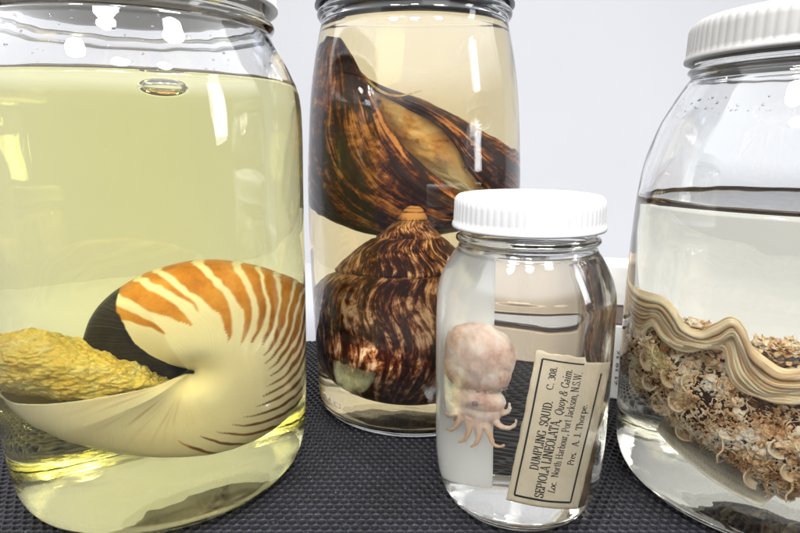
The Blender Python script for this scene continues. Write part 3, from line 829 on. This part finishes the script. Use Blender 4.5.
# ------------------------------------------------------------------ squid
def build_squid():
    root = thing('squid', 'small pale pink dumpling squid with curled arms, standing beside a printed label', 'squid', (C_SQUID[0], C_SQUID[1], 0), -az(C_SQUID))
    bm = bmesh.new()
    cx, cy = -0.0185, -0.0150
    add_ball(bm, (cx + 0.0008, cy + 0.001, 0.0860), (0.0158, 0.0130, 0.0168), 40, 28, Matrix.Rotation(math.radians(-12), 4, 'Y'))
    add_ball(bm, (cx - 0.003, cy + 0.001, 0.0790), (0.0125, 0.0115, 0.0120))
    add_ball(bm, (cx + 0.0055, cy + 0.000, 0.0800), (0.0100, 0.0105, 0.0135))
    add_ball(bm, (cx + 0.0015, cy - 0.001, 0.0640), (0.0118, 0.0100, 0.0075))
    add_ball(bm, (cx + 0.0020, cy - 0.001, 0.0585), (0.0100, 0.0092, 0.0070))
    add_ball(bm, (cx - 0.0008, cy - 0.0095, 0.0650), (0.0036, 0.0026, 0.0034))          # eye mound
    arms = [  # (dx, dy, dz) paths in mm from the head
        [(-6, -2, 62), (-11, -4, 59), (-14, -4, 61), (-15, -5, 64), (-12.5, -6, 66)],
        [(-6, -3, 58), (-12, -5, 53.5), (-16.5, -6, 54), (-18, -6, 58)],
        [(-5, -5, 56), (-8.5, -7, 50), (-12, -8, 46.5), (-16, -8, 46.5)],
        [(-2, -7, 55), (-3, -9, 48), (-5, -10, 43.5), (-8.5, -10, 41.5)],
        [(1, -7, 55), (2, -9, 48), (1, -10, 43.5), (-2, -10.5, 40.5)],
        [(4, -6, 55), (7, -9, 48), (8.5, -10, 44), (12, -10, 43.5), (13, -10, 45.5)],
        [(7, -4, 57), (11, -6, 53), (15, -6, 52.5), (17.5, -6, 55.5), (17, -6, 58)],
        [(8, -2, 61), (12, -3, 59), (14.5, -3, 61), (14.5, -3, 65)],
        [(3, 4, 56), (5, 7, 50), (6, 8, 46)], [(-3, 4, 56), (-6, 7, 50), (-8, 8, 46)],
    ]
    for A in arms:
        P = sample([(cx + a * 0.001, cy + b * 0.001, c * 0.001) for a, b, c in A], 22)
        add_tube(bm, P, [0.0026 - 0.0021 * (k / 21) ** 0.7 + 0.00018 * math.sin(k * 1.7) for k in range(22)], 12)
    o = bm_obj('body', bm, M['squid'], root)
    r = o.modifiers.new('r', 'REMESH'); r.mode = 'VOXEL'; r.voxel_size = 0.00048
    s = o.modifiers.new('s', 'SMOOTH'); s.factor = 0.6; s.iterations = 7
    bake(o)
    tw = []
    me = o.data
    for v in me.vertices:
        p = v.co
        nrm = v.normal
        k = 1.0 if p.z > 0.070 else 0.35
        d = 0.00055 * k * fbm(p.x * 75, p.y * 75, p.z * 60, 4) + 0.00024 * k * math.sin(p.x * 900 + 900 * p.z * 0.35 + 5 * noise.noise(p * 90)) * (1 if p.z > 0.07 else 0) - 0.0011 * math.exp(-((p.z - 0.0695 - 0.12 * (p.x + 0.0185)) / 0.0011) ** 2)
        v.co = p + nrm * d
        tw.append(min(1, max(0, (0.056 - p.z) / 0.012)) * 0.75 + 0.35 * min(1, max(0, (-0.028 - p.x) / 0.006)) * (p.z > 0.07))
    me.update()
    float_attr(o, 'tipwarm', tw)
    bm = bmesh.new()
    add_ball(bm, (cx - 0.0005, cy - 0.0118, 0.0648), (0.0016, 0.0012, 0.0014), 20, 14)
    bm_obj('eye', bm, M['squid_eye'], root)
    return root
build_squid()

pl = thing('mount_plate', 'upright white backing plate behind the squid inside the smallest jar', 'plate', (C_SQUID[0], C_SQUID[1], 0), -az(C_SQUID))
bm = bmesh.new()
add_box(bm, -0.0150, 0.0150, -0.0011, 0.0011, 0.0, 0.118)
bmesh.ops.bevel(bm, geom=bm.edges[:], offset=0.0006, segments=2, affect='EDGES')
o = bm_obj('slab', bm, M['opal'], pl, smooth=False)
o.location = (-0.0235, -0.0060, 0.0120); o.rotation_euler = (math.radians(-7), 0, math.radians(10))

# ------------------------------------------------------------------ printed label card
def text_mesh(txt, size, mat, parent, name='lettering', extr=0.00006, bold=0.0, sx=1.0):
    cu = bpy.data.curves.new(name, 'FONT'); cu.body = txt; cu.size = size; cu.extrude = extr; cu.offset = bold; cu.resolution_u = 3
    cu.align_x = 'LEFT'
    o = bpy.data.objects.new(name, cu); COL.objects.link(o)
    dg = bpy.context.evaluated_depsgraph_get(); dg.update()
    me = bpy.data.meshes.new_from_object(o.evaluated_get(dg), depsgraph=dg)
    bpy.data.objects.remove(o)
    for v in me.vertices: v.co.x *= sx
    me.materials.clear(); me.materials.append(mat)
    o = link(bpy.data.objects.new(name, me), parent)
    return o

def build_card():
    root = thing('specimen_label', 'aged printed paper label reading dumpling squid, standing beside the squid', 'label', (C_SQUID[0], C_SQUID[1], 0), -az(C_SQUID))
    # card frame: local u along text direction (upwards), v across (rightwards)
    off = -0.0125
    BL, BR, TL, TR = [Vector((a, off, b)) for a, b in ((-0.0035, 0.0125), (0.0255, 0.0085), (0.0055, 0.0905), (0.0362, 0.0845))]
    BL.y -= 0.004; BR.y -= 0.0; TL.y += 0.002; TR.y += 0.010
    def P(u, v, lift=0.0):            # u 0..1 up, v 0..1 right
        p = (BL * (1 - u) + TL * u) * (1 - v) + (BR * (1 - u) + TR * u) * v
        bow = 0.0022 * math.sin(PI * v) + 0.0010 * math.sin(PI * u)
        nrm = (BR - BL).cross(TL - BL).normalized()   # towards camera?
        if nrm.y > 0: nrm = -nrm
        return p + nrm * (lift + bow) + Vector((0, 0, 0))
    nu, nv = 60, 30
    verts = []
    for i in range(nu):
        for j in range(nv):
            u, v = i / (nu - 1), j / (nv - 1)
            uu = u
            if i == nu - 1:            # torn top edge
                uu = 1.0 + 0.012 * noise.noise(Vector((v * 9, 0, 0))) - (0.035 if v > 0.62 else 0.0)
            elif i > nu - 4 and v > 0.62:
                uu = u - 0.02 * (i - nu + 4) / 3
            vv = v + (0.010 * noise.noise(Vector((u * 11, v * 2, 4))) if j in (0, nv - 1) else 0)
            verts.append(P(uu, vv))
    o = mesh_obj('paper', verts, grid_faces(nu, nv), M['paper'], root)
    sm = o.modifiers.new('s', 'SOLIDIFY'); sm.thickness = 0.00035; sm.offset = -1 if (BR - BL).cross(TL - BL).y > 0 else 1
    o.data.update()
    LIFT = 0.00045
    # border rule
    bm = bmesh.new()
    def strip(u0, v0, u1, v1, w=0.012):
        n = 24
        wu, wv = (w * 0.42, 0) if abs(v1 - v0) > abs(u1 - u0) else (0, w)
        A = [(u0 + (u1 - u0) * k / n, v0 + (v1 - v0) * k / n) for k in range(n + 1)]
        a = [bm.verts.new(P(u - wu, v - wv, LIFT)) for u, v in A]; b = [bm.verts.new(P(u + wu, v + wv, LIFT)) for u, v in A]
        for k in range(n): bm.faces.new((a[k], a[k + 1], b[k + 1], b[k]))
    strip(0.045, 0.09, 0.955, 0.09); strip(0.045, 0.09, 0.045, 0.86, 0.016); strip(0.045, 0.86, 0.90, 0.86); strip(0.955, 0.09, 0.955, 0.60, 0.012)
    bm_obj('border', bm, M['ink'], root, smooth=False)
    Wc = (BR - BL).length; Hc = (TL - BL).length
    lines = [('C. 308.', 0.77, 0.285, 0.15, 0.085, 0), ('DUMPLING  SQUID.', 0.235, 0.325, 0.465, 0.115, 0), ('SEPIOLA LINEOLATA,', 0.06, 0.465, 0.53, 0.120, 0), ('Quoy & Gaim.', 0.615, 0.475, 0.30, 0.105, 0.22),
             ('Loc.', 0.10, 0.605, 0.075, 0.095, 0.22), ('North Harbour, Port Jackson, N.S.W.', 0.205, 0.605, 0.70, 0.098, 0), ('Pres.', 0.29, 0.775, 0.09, 0.088, 0.2), ('A. J. Thorpe.', 0.42, 0.775, 0.28, 0.092, 0)]
    for txt, u0, v0, du, hv, sl in lines:
        set_type(txt, lambda X, Y: P(u0 + X * du, v0 - Y * hv, LIFT), M['ink'], root, 0.20 if txt[0] in 'DS' else 0.17, 0.08, sl)
    # stained curled strip along the right edge of the card
    verts = []
    for i in range(30):
        u = i / 29 * 0.62
        for j in range(8):
            v = j / 7
            w = 0.10 * (1 - u / 0.62) ** 0.6 + 0.02
            p = P(u, 1.0 + w * v - 0.02, -0.0008 - 0.004 * v * v)
            verts.append(p)
    o = mesh_obj('stained_edge', verts, grid_faces(30, 8), M['rot'], root)
    sm = o.modifiers.new('s', 'SOLIDIFY'); sm.thickness = 0.0004
    return root
build_card()

# ------------------------------------------------------------------ frilled specimen in the right jar
def build_frilled():
    root = thing('frilled_specimen', 'shaggy brown and cream frilled sea specimen with wavy ribbon edge in the right jar', 'specimen', (C_RIGHT[0], C_RIGHT[1], 0), -az(C_RIGHT))
    rs = random.Random(11)
    def inside(x, y, lim=0.0745): return math.hypot(x, y) < lim
    # top edge height as a function of x (mm->m)
    XT = [-75, -64, -57, -50, -44, -36, -28, -20, -14, -8, 0, 12, 30, 45, 75]
    ZT = [108, 104, 103, 104, 98, 93, 92, 97, 94, 84, 80, 82, 90, 86, 86]
    XB = [-75, -65, -54, -40, -24, -7, 4.5, 15, 40, 75]
    ZB = [66, 54, 46, 36, 29, 20, 15, 16, 18, 30]
    top = lambda x: float(np.interp(x * 1000, XT, ZT)) / 1000
    bot = lambda x: float(np.interp(x * 1000, XB, ZB)) / 1000
    # core mass
    nu, nv = 150, 90
    verts = []
    for i in range(nu):
        x = -0.070 + 0.138 * i / (nu - 1)
        ymax = math.sqrt(max(0.0, 0.0715 ** 2 - x * x)) * 0.93
        zt, zb = top(x) - 0.010, bot(x) + 0.004
        zm, hz = (zt + zb) / 2, (zt - zb) / 2
        for j in range(nv):
            a = TAU * j / nv
            k = min(1, (i + 0.2) / 8, (nu - 1 - i + 0.2) / 8) ** 0.5
            cy, sy = math.cos(a), math.sin(a)
            y = ymax * 0.82 * math.copysign(abs(cy) ** 0.8, cy) * k
            z = zm + hz * math.copysign(abs(sy) ** 0.8, sy) * k
            d = 0.0035 * fbm(x * 70, y * 70, z * 70, 5)
            verts.append((x + 0, y * (1 + d * 4), z + d))
    core = mesh_obj('mass', verts, grid_faces(nu, nv, True), M['mass'], root)
    # flakes and curls on the front
    bm = bmesh.new()
    def front_y(x, z):
        ymax = math.sqrt(max(0.0, 0.0715 ** 2 - x * x)) * 0.93 * 0.82
        zt, zb = top(x) - 0.010, bot(x) + 0.004
        zm, hz = (zt + zb) / 2, (zt - zb) / 2
        q = min(1, abs(z - zm) / max(hz, 1e-4))
        return -ymax * (1 - q ** 2.5) ** 0.4
    def flake(c, size, out):
        """an irregular bent scale standing off the mass"""
        n = rs.randint(5, 8)
        a1 = Vector((rs.uniform(-1, 1), rs.uniform(-1, 0.2), rs.uniform(-1, 1))).normalized()
        nr = (out + Vector((rs.uniform(-.9, .9), rs.uniform(-.5, .5), rs.uniform(-.2, 1.3)))).normalized()
        a1 = (a1 - nr * a1.dot(nr)).normalized(); a2 = nr.cross(a1)
        el = rs.uniform(0.35, 1.0)
        rim, mid = [], []
        bend = rs.uniform(-0.5, 0.9)
        for k in range(n):
            t = TAU * k / n + rs.uniform(-0.3, 0.3)
            r = size * rs.uniform(0.6, 1.25)
            u, w = r * math.cos(t), r * math.sin(t) * el
            hgt = bend * (u * u + w * w) / size + rs.uniform(-0.25, 0.25) * size
            rim.append(bm.verts.new(c + a1 * u + a2 * w + nr * hgt))
            mid.append(bm.verts.new(c + a1 * u * 0.5 + a2 * w * 0.5 + nr * (bend * 0.25 * size * 0.4 + rs.uniform(-0.12, 0.12) * size)))
        cv = bm.verts.new(c + nr * rs.uniform(-0.1, 0.15) * size)
        for k in range(n):
            k2 = (k + 1) % n
            bm.faces.new((rim[k], rim[k2], mid[k2], mid[k])); bm.faces.new((mid[k], mid[k2], cv))
    def grit(c, size):
        bmesh.ops.create_icosphere(bm, subdivisions=1, radius=size, matrix=Matrix.Translation(c) @ Matrix.Rotation(rs.uniform(0, 6), 4, 'Y') @ Matrix.Diagonal((1, rs.uniform(.4, .9), rs.uniform(.3, .8), 1)))
    for q in range(6500):
        x = rs.uniform(-0.066, 0.062)
        zt, zb = top(x) - 0.006, bot(x) + 0.001
        z = zb + (zt - zb) * rs.random()
        cl = noise.noise(Vector((x * 70, 2.2, z * 90)))
        y = front_y(x, z) - 0.0045 * max(cl, -0.2) - rs.uniform(-0.0022, 0.0016)
        if not inside(x, y - 0.0035): continue
        out = Vector((x * 0.7, y, (z - 0.05) * 0.5)).normalized()
        s_ = rs.uniform(0.0006, 0.0016) if rs.random() < 0.72 else rs.uniform(0.0016, 0.0034) * (1 + 0.5 * cl)
        if rs.random() < 0.82: flake(Vector((x, y, z)), s_, out)
        else: grit(Vector((x, y, z)), s_ * 0.6)
    for x0, z0, nq in ((-0.030, 0.094, 160), (-0.003, 0.092, 150), (0.008, 0.094, 120), (0.030, 0.098, 100)):
        for q in range(nq):
            x = x0 + rs.gauss(0, 0.0045); z = z0 - abs(rs.gauss(0, 0.0045)) + 0.004
            y = -0.046 * math.sqrt(max(0.1, 1 - (x / 0.07) ** 2)) + rs.uniform(0, 0.016)
            flake(Vector((x, y, z)), rs.uniform(0.0008, 0.0024), Vector((0, -0.6, 0.8)))
    fl = bm_obj('flake', bm, M['flakes'], root)
    fl['kind'] = 'stuff'
    sm = fl.modifiers.new('s', 'SOLIDIFY'); sm.thickness = 0.0004; sm.offset = 0
    bm = bmesh.new()
    for q in range(1100):
        x = rs.uniform(-0.062, 0.058)
        zt, zb = top(x) - 0.008, bot(x) + 0.002
        z = zb + (zt - zb) * rs.random()
        y = front_y(x, z) - rs.uniform(0.0012, 0.0034)
        if not inside(x, y, 0.0735): continue
        p = Vector((x, y, z)); d = Vector((rs.gauss(0, 0.6), rs.gauss(0, 0.35), rs.gauss(-0.5, 0.6))).normalized()
        P = [p.copy()]
        L = rs.uniform(0.0006, 0.0016)
        for k in range(5):
            d = (d + Vector((rs.gauss(0, 0.5), rs.gauss(0, 0.25), rs.gauss(0, 0.5)))).normalized()
            p = p + d * L
            if not inside(p.x, p.y, 0.0742): break
            P.append(p.copy())
        if len(P) > 3:
            w = rs.uniform(0.00018, 0.00045)
            add_tube(bm, P, [w * (1 - 0.6 * k / len(P)) for k in range(len(P))], 5)
    fb = bm_obj('fibre', bm, M['flakes'], root)
    fb['kind'] = 'stuff'
    # bold crescent ridges
    spots = [(-0.050, 0.062), (-0.044, 0.050), (-0.040, 0.070), (-0.052, 0.074), (-0.036, 0.058), (-0.030, 0.070), (0.006, 0.050), (0.012, 0.040), (0.017, 0.052), (-0.016, 0.022), (-0.006, 0.018), (0.004, 0.014),
             (0.010, 0.022), (0.016, 0.016), (0.020, 0.030), (-0.024, 0.030), (-0.030, 0.040), (0.0, 0.030), (0.030, 0.045), (0.035, 0.030), (0.03, 0.018), (-0.046, 0.080), (-0.034, 0.078)]
    for x, z in spots:
        bm = bmesh.new()
        y = front_y(x, z) - 0.002
        s = rs.uniform(0.0035, 0.0058)
        a0 = rs.uniform(1.9, 3.0); arc_ = rs.uniform(2.2, 3.2)
        rows = []
        for k in range(18):
            t = k / 17; a = a0 + arc_ * t
            w = s * (0.25 + 0.55 * math.sin(PI * t))
            rw = []
            for j in range(6):
                q = j / 5
                r = s * (1.0 - 0.45 * q * q) + 0.0003 * noise.noise(Vector((k * 0.5, j, x * 900)))
                rw.append(bm.verts.new((x + r * math.cos(a), y - 0.0010 - w * 0.8 * (1 - q) ** 1.5 + 0.003 * q, z + r * math.sin(a))))
            rows.append(rw)
        for k in range(17):
            for j in range(5): bm.faces.new((rows[k][j], rows[k][j + 1], rows[k + 1][j + 1], rows[k + 1][j]))
        o = bm_obj('crescent', bm, M['frill'], root)
        sm = o.modifiers.new('s', 'SOLIDIFY'); sm.thickness = 0.0007; sm.offset = 0
    # wavy ribbons along the top: each sheet starts at its own edge line and runs back under the one above
    T = [(-72, 118), (-66, 110), (-58, 108), (-47.8, 108.5), (-41, 104), (-36.4, 97.5), (-29.5, 96), (-24.2, 101), (-18, 106.5), (-13.4, 102.5), (-9.9, 94.5), (-3.8, 89.5), (2.7, 86), (9, 88), (20, 94), (32, 97), (44, 92), (58, 96)]
    E1 = [(-72, 113), (-66.5, 103), (-57.5, 101), (-48.7, 103), (-43, 98), (-38.5, 93.5), (-29, 92), (-22.4, 95), (-17, 101), (-12.5, 94), (-8.5, 85), (-1.7, 79.5), (5, 79.5), (12, 82), (22, 88), (33, 90), (45, 85), (58, 90)]
    EL = [(-72, 94), (-67, 89), (-57.2, 85), (-51.5, 92.5), (-46.5, 87.5), (-39, 84), (-28, 87.8), (-20, 91.5), (-17.6, 87), (-16.2, 80), (-12.2, 74), (-2.5, 70.5), (5, 72), (12, 73.5), (22, 78), (33, 80), (45, 76), (58, 80)]
    n = 170
    t_, a_, b_ = sample(T, n), sample(E1, n), sample(EL, n)
    lines = [t_, t_ + (a_ - t_) * 0.42, a_]
    for k in range(1, 8):
        f = (k / 7) ** 0.9
        ln = a_ + (b_ - a_) * f
        ln = ln + np.array([[0.5 * math.sin(i * 0.09 + k * 0.6), 0.55 * math.sin(i * 0.10 + k * 0.45) + 0.45 * math.sin(i * 0.33 + k * 0.9) * min(1, k / 4) + 0.35 * noise.noise(Vector((i * 0.12, k * 0.8, 0)))] for i in range(n)])
        lines.append(ln)
    def rim_y(x, k): return -math.sqrt(max(0.0, 0.0715 ** 2 - min(abs(x), 0.0714) ** 2)) * 0.74 + 0.0002 * k
    for k in range(1, len(lines)):
        up, dn = lines[k - 1], lines[k]
        verts = []; nb = 8; ed = []
        for i in range(n):
            for j in range(nb):
                s = j / (nb - 1)
                p = up[i] * (1 - s) + dn[i] * s
                if k > 1: p = p + (up[i] - dn[i]) * 0.1 * (1 - s)
                x, z = p / 1000
                flare = 0.0030 if k <= 2 else 0.0020 + 0.0016 * noise.noise(Vector((i * 0.06, k * 0.7, 5)))
                y = rim_y(x, k) - flare * s ** 1.6 + (0.005 if k == 1 else 0.0042) * (1 - s) ** 1.5 - 0.0010 * math.sin(i * 0.16 + k)
                if k == 1: y += 0.0015 * math.sin(s * PI) 
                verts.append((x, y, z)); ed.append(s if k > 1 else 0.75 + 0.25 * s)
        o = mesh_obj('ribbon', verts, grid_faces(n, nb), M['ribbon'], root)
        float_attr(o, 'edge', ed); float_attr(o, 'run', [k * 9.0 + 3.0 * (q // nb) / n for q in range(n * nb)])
        sm = o.modifiers.new('s', 'SOLIDIFY'); sm.thickness = 0.0013 if k > 2 else 0.0014; sm.offset = 0
    # strands hanging down
    for (x, z) in ((-0.016, 0.047), (0.011, 0.036)):
        bm = bmesh.new()
        y = front_y(x, z) - 0.003
        q = rs.uniform(0.5, 1.1)
        P = sample([(x, y, z), (x + 0.0008 * q, y - 0.0008, z - 0.005 * q), (x - 0.001 * q, y - 0.001, z - 0.009 * q), (x - 0.0005, y - 0.0006, z - 0.013 * q)], 16)
        add_tube(bm, P, [0.0006 - 0.0003 * k / 15 for k in range(16)], 8)
        bm_obj('strand', bm, M['frill'], root)
    return root
build_frilled()

# handwritten slip under the specimen
def build_slip():
    root = thing('handwritten_slip', 'pale handwritten paper slip tucked under the frilled specimen', 'paper slip', (C_RIGHT[0], C_RIGHT[1], 0), -az(C_RIGHT))
    A0, A1 = Vector((-0.0435, -0.036, 0.0345)), Vector((0.002, -0.052, 0.0165))     # upper-left, lower-right of the front edge
    back = Vector((0.012, 0.045, 0.008))
    nu, nv = 40, 20
    def P(u, v, lift=0):
        p = A0.lerp(A1, u) + back * v
        p.z += 0.004 * math.sin(PI * u) * (-1) + lift
        return p
    o = mesh_obj('paper', [P(i / (nu - 1), j / (nv - 1)) for i in range(nu) for j in range(nv)], grid_faces(nu, nv), M['paper_pale'], root)
    sm = o.modifiers.new('s', 'SOLIDIFY'); sm.thickness = 0.0003; sm.offset = 0
    rs = random.Random(5)
    bm = bmesh.new()
    for L in range(6):
        v = 0.08 + 0.13 * L
        u = 0.08
        while u < 0.9:
            w = rs.uniform(0.05, 0.14)
            n = 14
            pts = []
            for k in range(n):
                uu = u + w * k / (n - 1)
                pts.append((uu, v + (0.014 + 0.016 * rs.random()) * math.sin(k * 1.9 + 1.5 * rs.random())))
            for (ua, va), (ub, vb) in zip(pts[:-1], pts[1:]):
                a, b, c, d = P(ua, va, 0.0004), P(ub, vb, 0.0004), P(ub, vb + 0.007, 0.0004), P(ua, va + 0.007, 0.0004)
                bm.faces.new([bm.verts.new(q) for q in (a, b, c, d)])
            u += w + rs.uniform(0.02, 0.04)
    bm_obj('handwriting', bm, M['ink_faint'], root, smooth=False)
build_slip()

# ------------------------------------------------------------------ boxes standing behind the jars
def bevel_box(name, dims, mat, parent, z0=0.0, cx=0.0, cy=0.0, bev=0.0012):
    bm = bmesh.new(); add_box(bm, cx - dims[0] / 2, cx + dims[0] / 2, cy - dims[1] / 2, cy + dims[1] / 2, z0, z0 + dims[2])
    bmesh.ops.bevel(bm, geom=bm.edges[:], offset=bev, segments=2, affect='EDGES')
    return bm_obj(name, bm, mat, parent, smooth=False)
bx = thing('carton', 'beige carton with a white band, standing behind the smallest jar', 'box', (0.112, 0.535, 0.0), math.radians(-6))
bevel_box('base', (0.088, 0.05, 0.027), M['carton'], bx)
bevel_box('dark_trim', (0.0872, 0.0492, 0.0022), M['carton_dark'], bx, 0.027, bev=0.0005)
bevel_box('white_band', (0.089, 0.051, 0.0078), M['card_white'], bx, 0.0292)
bevel_box('dark_trim', (0.0872, 0.0492, 0.0026), M['carton_dark'], bx, 0.037, bev=0.0005)
bevel_box('top', (0.088, 0.05, 0.050), M['carton'], bx, 0.0396)

b2 = thing('label_box', 'white box with a brown band and printed label, glimpsed between the two right jars', 'box', (0.1870, 0.418, 0.0), math.radians(-12))
bevel_box('base', (0.080, 0.03, 0.058), M['card_white'], b2)
bevel_box('brown_band', (0.0794, 0.0294, 0.0145), M['carton_pink'], b2, 0.058)
bevel_box('top', (0.080, 0.03, 0.030), M['card_white'], b2, 0.0725)
for txt, x in (('19 81 91', -0.0300), ('61 18 16', -0.0210)):
    set_type(txt, lambda X, Y: Vector((x - Y * 0.0036, -0.0154, 0.012 + X * 0.028)), M['ink_faint'], b2, 0.16, 0.09)

# ------------------------------------------------------------------ light
w = bpy.data.worlds.new('World'); SC.world = w; w.use_nodes = True
nt = w.node_tree; nt.nodes.clear()
wo = nt.nodes.new('ShaderNodeOutputWorld'); bg = nt.nodes.new('ShaderNodeBackground')
tc = nt.nodes.new('ShaderNodeTexCoord'); sx = nt.nodes.new('ShaderNodeSeparateXYZ'); rp = nt.nodes.new('ShaderNodeValToRGB')
mp = nt.nodes.new('ShaderNodeMapRange'); mp.inputs[1].default_value = -1; mp.inputs[2].default_value = 1
nt.links.new(tc.outputs['Generated'], sx.inputs[0]); nt.links.new(sx.outputs[2], mp.inputs[0]); nt.links.new(mp.outputs[0], rp.inputs[0])
e = rp.color_ramp.elements
e[0].position = 0.0; e[0].color = (0.05, 0.05, 0.055, 1); e[1].position = 1.0; e[1].color = (0.42, 0.42, 0.44, 1)
for p, c in ((0.47, (0.05, 0.05, 0.055)), (0.60, (0.10, 0.10, 0.105)), (0.70, (0.85, 0.86, 0.88)), (0.85, (0.97, 0.98, 1.0))):
    x = e.new(p); x.color = (*c, 1)
nt.links.new(rp.outputs[0], bg.inputs[0]); bg.inputs[1].default_value = 1.9
nt.links.new(bg.outputs[0], wo.inputs[0])

def area(name, loc, target, sx_, sy_, power, col=(1, 1, 1), shape='RECTANGLE'):
    l = bpy.data.lights.new(name, 'AREA'); l.shape = shape; l.size = sx_; l.size_y = sy_; l.energy = power; l.color = col
    o = link(bpy.data.objects.new(name, l)); o.location = loc
    o.rotation_euler = (Vector(target) - Vector(loc)).to_track_quat('-Z', 'Y').to_euler()
    return o
area('window_light', (1.35, -0.15, 0.55), (0, 0.45, 0.15), 0.22, 0.7, 2.5, (0.97, 0.98, 1))
for x, y in ((-0.40, -0.30), (0.02, -0.40), (0.42, -0.25), (-0.18, 0.02), (0.28, 0.12)):
    area('downlight', (x, y, 0.95), (x, y + 0.01, 0), 0.17, 0.17, 4.4, (1, 0.97, 0.92), 'DISK')

# ------------------------------------------------------------------ render settings
SC.view_settings.view_transform = 'Standard'; SC.view_settings.look = 'None'
SC.view_settings.exposure = 0.8; SC.view_settings.gamma = 1.0
cy = SC.cycles
cy.max_bounces = 28; cy.transmission_bounces = 26; cy.glossy_bounces = 8; cy.diffuse_bounces = 3; cy.transparent_max_bounces = 12; cy.volume_bounces = 0
cy.caustics_reflective = True; cy.caustics_refractive = True; cy.blur_glossy = 0.6
cy.sample_clamp_indirect = 60.0
cy.use_denoising = True
try:
    cy.denoiser = 'OPENIMAGEDENOISE'; cy.denoising_input_passes = 'RGB_ALBEDO_NORMAL'
except Exception: pass
